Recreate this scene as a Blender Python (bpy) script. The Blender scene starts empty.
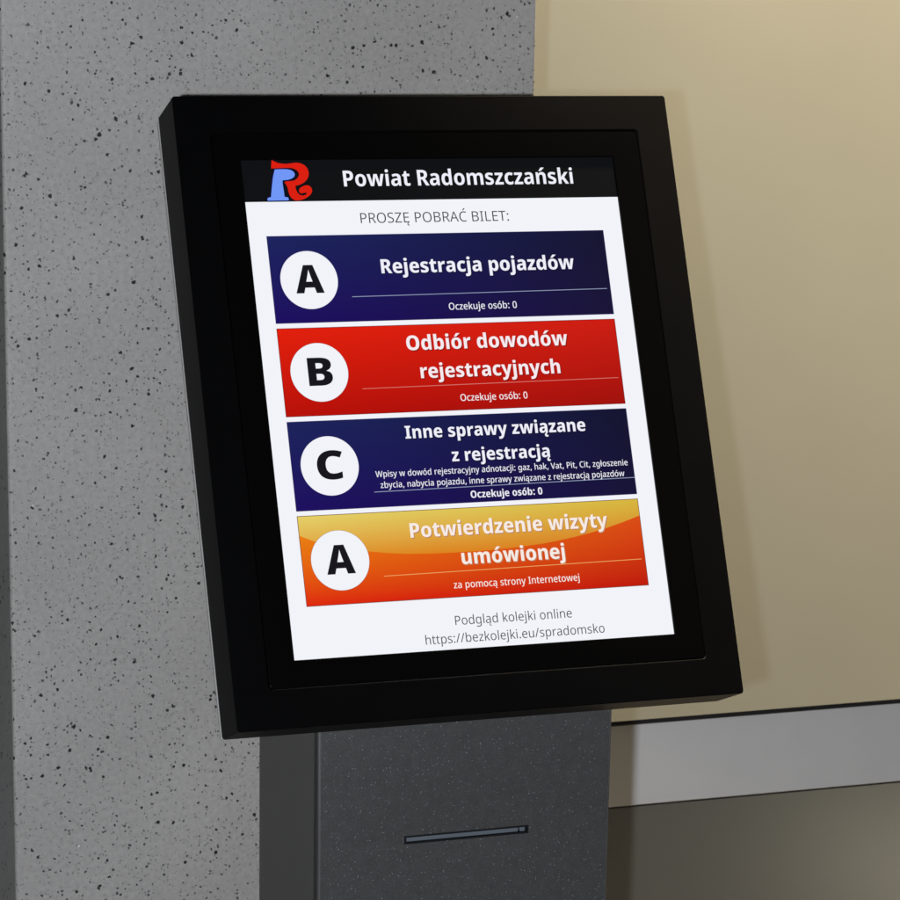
import bpy, bmesh, math, json, random
from mathutils import Vector, Matrix
from mathutils.geometry import tessellate_polygon
C = bpy.context.scene
ZC = 1.25                      # height of the display centre above the floor
TILT = 0.379                   # the display leans back by this angle

# ---------------------------------------------------------------- camera
cam = bpy.data.cameras.new('camera'); cam_o = bpy.data.objects.new('camera', cam); C.collection.objects.link(cam_o)
cam.sensor_width = 36; cam.sensor_fit = 'HORIZONTAL'; cam.lens = 36*2630.73/900
cam.shift_x = 123.327/900; cam.shift_y = 136.869/900
cam.clip_start = 0.05; cam.clip_end = 60
R_, U_, F_ = (0.95105,-0.30894,0.00695), (0.05802,0.2006,0.97795), (0.30353,0.92968,-0.20871)
cam_o.matrix_world = Matrix(((R_[0],U_[0],-F_[0],-0.6326),(R_[1],U_[1],-F_[1],-1.6473),(R_[2],U_[2],-F_[2],ZC+0.2454),(0,0,0,1)))
C.camera = cam_o
cam.dof.use_dof = True; cam.dof.focus_distance = 1.80; cam.dof.aperture_fstop = 32

# ---------------------------------------------------------------- light
w = bpy.data.worlds.new('World'); C.world = w; w.use_nodes = True
bg = w.node_tree.nodes['Background']; bg.inputs[0].default_value = (1.0,0.96,0.90,1); bg.inputs[1].default_value = 0.025
def lamp(name, kind, loc, energy, color, size=None, size_y=None, target=None, spread=None):
    l = bpy.data.lights.new(name, kind); o = bpy.data.objects.new(name, l); C.collection.objects.link(o)
    o.location = loc; l.energy = energy; l.color = color
    if kind == 'AREA':
        l.shape = 'RECTANGLE'; l.size = size; l.size_y = size_y
        if spread: l.spread = math.radians(spread)
    else: l.shadow_soft_size = size
    if target: o.rotation_euler = (Vector(target)-Vector(loc)).to_track_quat('-Z','Y').to_euler()
    return o
lamp('flash_lamp', 'POINT', (-0.739,-1.70,ZC+0.225), 141, (0.985,1.0,1.035), 0.015)
lamp('ceiling_wash_lamp', 'AREA', (0.90,0.31,ZC+1.50), 142, (1.0,0.805,0.55), 1.6, 0.12, (0.90,0.40,0), 45)
lamp('added_sheen_lamp', 'AREA', (1.76,-1.0,ZC-1.15), 0.66, (1.0,0.91,0.68), 0.6, 0.18, (0.62,0.5,ZC-0.48))  # unseen lamp added near the floor, gives the lower panel its bright reflection
C.view_settings.view_transform = 'Standard'; C.view_settings.look = 'None'
C.view_settings.exposure = 0; C.view_settings.gamma = 1

# ---------------------------------------------------------------- helpers
def lin(r,g,b):
    f = lambda v: (v/255)/12.92 if v/255 <= .04045 else ((v/255+.055)/1.055)**2.4
    return (f(r),f(g),f(b),1)
def mat(name, base=(.5,.5,.5,1), rough=.5, spec=.5, metal=0, emit=None):
    m = bpy.data.materials.new(name); m.use_nodes = True; b = m.node_tree.nodes['Principled BSDF']
    b.inputs['Base Color'].default_value = base; b.inputs['Roughness'].default_value = rough
    b.inputs['Specular IOR Level'].default_value = spec; b.inputs['Metallic'].default_value = metal
    if emit: b.inputs['Emission Color'].default_value = emit; b.inputs['Emission Strength'].default_value = 1
    return m
def N(m, t, **kw):
    n = m.node_tree.nodes.new(t)
    for k, v in kw.items():
        if k in ('operation','data_type','blend_type','feature','distance','noise_dimensions','voronoi_dimensions','interpolation_type'): setattr(n, k, v)
        else: n.inputs[k].default_value = v
    return n
def LK(m, a, b): m.node_tree.links.new(a, b)
def mesh(name, verts, faces, mats, parent=None, idx=None):
    me = bpy.data.meshes.new(name); me.from_pydata(verts, [], faces)
    for x in (mats if isinstance(mats,(list,tuple)) else [mats]): me.materials.append(x)
    if idx:
        for p, i in zip(me.polygons, idx): p.material_index = i
    me.update(); o = bpy.data.objects.new(name, me); C.collection.objects.link(o)
    if parent: o.parent = parent
    return o
def bmobj(name, bm, mats, parent=None, bevel=0, seg=2):
    bmesh.ops.recalc_face_normals(bm, faces=bm.faces)
    me = bpy.data.meshes.new(name); bm.to_mesh(me); bm.free()
    for x in (mats if isinstance(mats,(list,tuple)) else [mats]): me.materials.append(x)
    o = bpy.data.objects.new(name, me); C.collection.objects.link(o)
    if parent: o.parent = parent
    if bevel:
        b = o.modifiers.new('bevel','BEVEL'); b.width = bevel; b.segments = seg; b.limit_method = 'ANGLE'; b.angle_limit = math.radians(40)
        for p in me.polygons: p.use_smooth = True
        wn = o.modifiers.new('wn','WEIGHTED_NORMAL'); wn.keep_sharp = True
    return o
def box(bm, x0,x1,y0,y1,z0,z1):
    v = [bm.verts.new(c) for c in ((x0,y0,z0),(x1,y0,z0),(x1,y1,z0),(x0,y1,z0),(x0,y0,z1),(x1,y0,z1),(x1,y1,z1),(x0,y1,z1))]
    for f in ((0,3,2,1),(4,5,6,7),(0,1,5,4),(1,2,6,5),(2,3,7,6),(3,0,4,7)): bm.faces.new([v[i] for i in f])
def prism(bm, prof, a, b, axis=0):
    # profile of 2-D points extruded from a to b along axis 0 (x) or 2 (z)
    mk = (lambda p,t:(t,p[0],p[1])) if axis == 0 else (lambda p,t:(p[0],p[1],t))
    A = [bm.verts.new(mk(p,a)) for p in prof]; B = [bm.verts.new(mk(p,b)) for p in prof]
    bm.faces.new(A); bm.faces.new(B[::-1]); n = len(prof)
    for i in range(n): bm.faces.new((A[i],A[(i+1)%n],B[(i+1)%n],B[i]))
def frame(bm, o, i, z0, z1, ro=0, ri=0, n=6):
    # a rectangular ring between outer rect o and inner rect i (x0,x1,y0,y1), with rounded corners
    def loop(r, rad):
        x0,x1,y0,y1 = r; L = []
        for cx,cy,a0 in ((x1-rad,y1-rad,0),(x0+rad,y1-rad,90),(x0+rad,y0+rad,180),(x1-rad,y0+rad,270)):
            for k in range(n+1):
                a = math.radians(a0+90*k/n); L.append((cx+rad*math.cos(a), cy+rad*math.sin(a)))
        return L
    O, I = loop(o, max(ro,1e-5)), loop(i, max(ri,1e-5)); m = len(O)
    V = [[bm.verts.new((x,y,z)) for x,y in L] for z in (z0,z1) for L in (O,I)]
    for k in range(m):
        j = (k+1)%m
        bm.faces.new((V[2][k],V[2][j],V[3][j],V[3][k])); bm.faces.new((V[0][j],V[0][k],V[1][k],V[1][j]))
        bm.faces.new((V[0][k],V[0][j],V[2][j],V[2][k])); bm.faces.new((V[1][j],V[1][k],V[3][k],V[3][j]))
def empty(name, loc): 
    o = bpy.data.objects.new(name, None); C.collection.objects.link(o); o.location = loc; return o
def tag(o, label=None, cat=None, kind=None, group=None):
    for k, v in (('label',label),('category',cat),('kind',kind),('group',group)):
        if v: o[k] = v
    return o

# ---------------------------------------------------------------- materials
def terrazzo():
    m = mat('speckled_stone', rough=.62, spec=.3); b = m.node_tree.nodes['Principled BSDF']
    tc = N(m,'ShaderNodeTexCoord')
    wob = N(m,'ShaderNodeTexNoise', Scale=420., Detail=2.); LK(m, tc.outputs['Object'], wob.inputs['Vector'])
    sub = N(m,'ShaderNodeVectorMath', operation='SUBTRACT'); LK(m, wob.outputs['Color'], sub.inputs[0]); sub.inputs[1].default_value = (.5,.5,.5)
    sc = N(m,'ShaderNodeVectorMath', operation='SCALE'); LK(m, sub.outputs[0], sc.inputs[0]); sc.inputs['Scale'].default_value = .0030
    add = N(m,'ShaderNodeVectorMath', operation='ADD'); LK(m, tc.outputs['Object'], add.inputs[0]); LK(m, sc.outputs[0], add.inputs[1])
    # fine grey grain
    n1 = N(m,'ShaderNodeTexNoise', Scale=260., Detail=5., Roughness=.65); LK(m, tc.outputs['Object'], n1.inputs['Vector'])
    n2 = N(m,'ShaderNodeTexNoise', Scale=9., Detail=3.); LK(m, tc.outputs['Object'], n2.inputs['Vector'])
    r1 = N(m,'ShaderNodeMapRange'); LK(m, n1.outputs['Fac'], r1.inputs[0])
    for i, v in zip((1,2,3,4), (.3,.7,GREY*.87,GREY*1.13)): r1.inputs[i].default_value = v
    r2 = N(m,'ShaderNodeMapRange'); LK(m, n2.outputs['Fac'], r2.inputs[0])
    for i, v in zip((1,2,3,4), (.3,.7,.94,1.06)): r2.inputs[i].default_value = v
    mu = N(m,'ShaderNodeMath', operation='MULTIPLY'); LK(m, r1.outputs[0], mu.inputs[0]); LK(m, r2.outputs[0], mu.inputs[1])
    col = N(m,'ShaderNodeCombineColor'); 
    for i, k in enumerate((1.0,.995,.98)):
        q = N(m,'ShaderNodeMath', operation='MULTIPLY'); LK(m, mu.outputs[0], q.inputs[0]); q.inputs[1].default_value = k; LK(m, q.outputs[0], col.inputs[i])
    cur = col.outputs[0]
    # chips of several sizes: (scale, share of cells with a chip, largest radius in cell units, chip colour, strength)
    for s, share, rmax, c, st in ((470,.32,.40,(.09,.09,.09,1),.65), (330,.24,.37,(.03,.03,.032,1),.9), (240,.14,.35,(.010,.010,.011,1),1.), (165,.070,.285,(.005,.005,.006,1),1.), (125,.018,.24,(.004,.004,.005,1),1.), (260,.004,.22,(.75,.75,.78,1),.9), (400,.16,.38,(.15,.15,.15,1),.6)):
        off = N(m,'ShaderNodeVectorMath', operation='ADD'); LK(m, add.outputs[0], off.inputs[0]); off.inputs[1].default_value = (s*.37,s*.11,s*.23)
        v = N(m,'ShaderNodeTexVoronoi', Scale=float(s), Randomness=1.); LK(m, off.outputs[0], v.inputs['Vector'])
        se = N(m,'ShaderNodeSeparateColor'); LK(m, v.outputs['Color'], se.inputs[0])
        rr = N(m,'ShaderNodeMapRange'); LK(m, se.outputs[0], rr.inputs[0])      # radius from the cell's own random number
        for i, x in zip((1,2,3,4), (0.,share,rmax,rmax*.25)): rr.inputs[i].default_value = x
        has = N(m,'ShaderNodeMath', operation='LESS_THAN'); LK(m, se.outputs[0], has.inputs[0]); has.inputs[1].default_value = share
        d = N(m,'ShaderNodeMath', operation='SUBTRACT'); LK(m, rr.outputs[0], d.inputs[0]); LK(m, v.outputs['Distance'], d.inputs[1])
        sm = N(m,'ShaderNodeMapRange'); LK(m, d.outputs[0], sm.inputs[0])
        for i, x in zip((1,2,3,4), (-.03,.035,0.,st)): sm.inputs[i].default_value = x
        f = N(m,'ShaderNodeMath', operation='MULTIPLY'); LK(m, sm.outputs[0], f.inputs[0]); LK(m, has.outputs[0], f.inputs[1])
        mx = N(m,'ShaderNodeMix', data_type='RGBA'); LK(m, f.outputs[0], mx.inputs[0]); LK(m, cur, mx.inputs[6]); mx.inputs[7].default_value = c
        cur = mx.outputs[2]
    LK(m, cur, b.inputs['Base Color'])
    bp = N(m,'ShaderNodeBump', Strength=.06, Distance=.001); LK(m, n1.outputs['Fac'], bp.inputs['Height']); LK(m, bp.outputs[0], b.inputs['Normal'])
    return m
def painted(name, base, rough, spec, mott=.05, scale=14., bump=.05, bscale=900.):
    m = mat(name, base, rough, spec); b = m.node_tree.nodes['Principled BSDF']
    tc = N(m,'ShaderNodeTexCoord'); n = N(m,'ShaderNodeTexNoise', Scale=scale, Detail=5.); LK(m, tc.outputs['Object'], n.inputs['Vector'])
    r = N(m,'ShaderNodeMapRange'); LK(m, n.outputs['Fac'], r.inputs[0])
    for i, v in zip((1,2,3,4), (.3,.7,1-mott,1+mott)): r.inputs[i].default_value = v
    mx = N(m,'ShaderNodeMix', data_type='RGBA', blend_type='MULTIPLY'); mx.inputs[0].default_value = 1; mx.inputs[6].default_value = base; LK(m, r.outputs[0], mx.inputs[7])
    LK(m, mx.outputs[2], b.inputs['Base Color'])
    n3 = N(m,'ShaderNodeTexNoise', Scale=bscale, Detail=3.); LK(m, tc.outputs['Object'], n3.inputs['Vector'])
    bp = N(m,'ShaderNodeBump', Strength=bump, Distance=.0006); LK(m, n3.outputs['Fac'], bp.inputs['Height']); LK(m, bp.outputs[0], b.inputs['Normal'])
    return m
def flake_paint(name, base, flake):
    m = painted(name, base, .55, .4, .10, 120., .12, 1400.); b = m.node_tree.nodes['Principled BSDF']
    src = b.inputs['Base Color'].links[0].from_socket; tc = N(m,'ShaderNodeTexCoord'); cur = src
    for s, share, rad, k in ((1000,.030,.30,1.), (680,.005,.24,1.9), (1300,.22,.38,.34)):
        v = N(m,'ShaderNodeTexVoronoi', Scale=float(s)); LK(m, tc.outputs['Object'], v.inputs['Vector'])
        se = N(m,'ShaderNodeSeparateColor'); LK(m, v.outputs['Color'], se.inputs[0])
        a = N(m,'ShaderNodeMath', operation='LESS_THAN'); LK(m, se.outputs[1], a.inputs[0]); a.inputs[1].default_value = share
        c = N(m,'ShaderNodeMath', operation='LESS_THAN'); LK(m, v.outputs['Distance'], c.inputs[0]); c.inputs[1].default_value = rad
        f = N(m,'ShaderNodeMath', operation='MULTIPLY'); LK(m, a.outputs[0], f.inputs[0]); LK(m, c.outputs[0], f.inputs[1])
        f2 = N(m,'ShaderNodeMath', operation='MULTIPLY'); LK(m, f.outputs[0], f2.inputs[0]); LK(m, se.outputs[2], f2.inputs[1])
        mx = N(m,'ShaderNodeMix', data_type='RGBA'); LK(m, f2.outputs[0], mx.inputs[0]); LK(m, cur, mx.inputs[6]); mx.inputs[7].default_value = tuple(min(1,x*k) for x in flake[:3])+(1,)
        cur = mx.outputs[2]
    LK(m, cur, b.inputs['Base Color']); return m
GREY = .262
M = {}
M['stone'] = terrazzo()
M['wall'] = painted('beige_wall_paint', (.078,.081,.073,1), .6, .15, .025, 7., .02, 260.)
M['wall_low'] = painted('beige_gloss_panel', (.090,.089,.077,1), .24, .5, .03, 6., .02, 200.)
for k_, v_ in (('Coat Weight',1.),('Coat IOR',2.6),('Coat Roughness',.27)): M['wall_low'].node_tree.nodes['Principled BSDF'].inputs[k_].default_value = v_
M['rail'] = painted('pale_grey_laminate', (.41,.425,.45,1), .45, .4, .02, 20., .02, 700.)
M['trim_gap'] = mat('black_trim_and_gap', (.006,.006,.008,1), .6, .3)
M['floor'] = painted('grey_floor_tile', (.035,.034,.033,1), .6, .3, .08, 6., .03, 300.)
M['housing'] = painted('black_front_plastic', (.0010,.0011,.0014,1), .65, .02, .12, 30., .10, 1500.)
M['casing'] = painted('black_powder_coat', (.0024,.0024,.0023,1), .5, .08, .12, 30., .10, 1500.)
M['glass'] = mat('black_glass', (.0012,.0012,.0013,1), .20, .10)
M['edge'] = mat('bare_metal_edge', (.24,.24,.24,1), .4, .5)
M['post'] = flake_paint('anthracite_flake_paint', (.0365,.0375,.0395,1), (.24,.25,.27,1))
M['rim'] = painted('anthracite_edge_highlight', (.062,.063,.066,1), .6, .3, .05, 60., .05, 1500.)  # highlight on the post's front edges, put in as a lighter colour
M['side'] = painted('anthracite_side_paint', (.085,.085,.083,1), .6, .3, .03, 40., .05, 1500.)
M['slot'] = mat('black_recess', (.004,.005,.007,1), .6, .2)
M['lip'] = mat('blue_grey_plastic_lip', (.085,.102,.122,1), .4, .4)
def ui(name, c, rough=.3): return mat(name, (.001,.001,.001,1), rough, .05, 0, c)
U = dict(white=ui('screen_white', lin(241,243,249)), header=ui('screen_header_black', lin(14,15,18)), ink=ui('screen_ink', lin(22,20,28)), grey=ui('screen_grey_text', lin(66,68,80)),
  pale=ui('screen_pale_text', lin(238,239,249)), rose=ui('screen_rose_text', lin(246,234,238)), cream=ui('screen_cream_text', lin(246,234,228)),
  shade_navy=ui('screen_navy_shadow', lin(14,12,40)), shade_red=ui('screen_red_shadow', lin(128,12,8)), shade_orange=ui('screen_orange_shadow', lin(186,128,96)),
  line_navy=ui('screen_line_pale', lin(150,160,190)), line_red=ui('screen_line_rose', lin(214,120,110)), line_orange=ui('screen_line_cream', lin(238,170,100)),
  edge_navy=ui('screen_edge_navy', lin(48,44,92)), edge_red=ui('screen_edge_red', lin(120,16,20)), edge_orange=ui('screen_edge_brown', lin(112,60,40)),
  red=ui('emblem_red', lin(218,30,14)), blue=ui('emblem_blue', lin(112,150,246)), navy_line=ui('emblem_outline', lin(8,8,46)))
def grad(name, tl, tr, bl, br):
    # the printed colour blend of one on-screen button, corner to corner over the button's own face
    m = ui(name, (0,0,0,1)); b = m.node_tree.nodes['Principled BSDF']; tc = N(m,'ShaderNodeTexCoord'); sp = N(m,'ShaderNodeSeparateXYZ'); LK(m, tc.outputs['Generated'], sp.inputs[0])
    def mx(f, a, c):
        n = N(m,'ShaderNodeMix', data_type='RGBA'); LK(m, f, n.inputs[0])
        for s, v in ((6,a),(7,c)):
            if isinstance(v, tuple): n.inputs[s].default_value = v
            else: LK(m, v, n.inputs[s])
        return n.outputs[2]
    top = mx(sp.outputs[0], lin(*tl), lin(*tr)); bot = mx(sp.outputs[0], lin(*bl), lin(*br))
    LK(m, mx(sp.outputs[1], bot, top), b.inputs['Emission Color']); return m
U['navy_fill'] = grad('button_navy_fill', (28,35,94), (13,14,46), (28,10,96), (20,14,54))
U['navy_fill2'] = grad('button_navy_fill_dark', (27,34,92), (13,15,45), (28,10,96), (18,15,54))
U['red_fill'] = grad('button_red_fill', (226,30,8), (204,26,14), (182,12,4), (160,10,6))
U['orange_fill'] = grad('button_orange_fill', (236,140,16), (226,84,20), (222,34,10), (190,20,6))
U['gloss_fill'] = grad('button_yellow_gloss', (228,208,104), (214,184,62), (222,138,24), (216,120,30))

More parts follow.
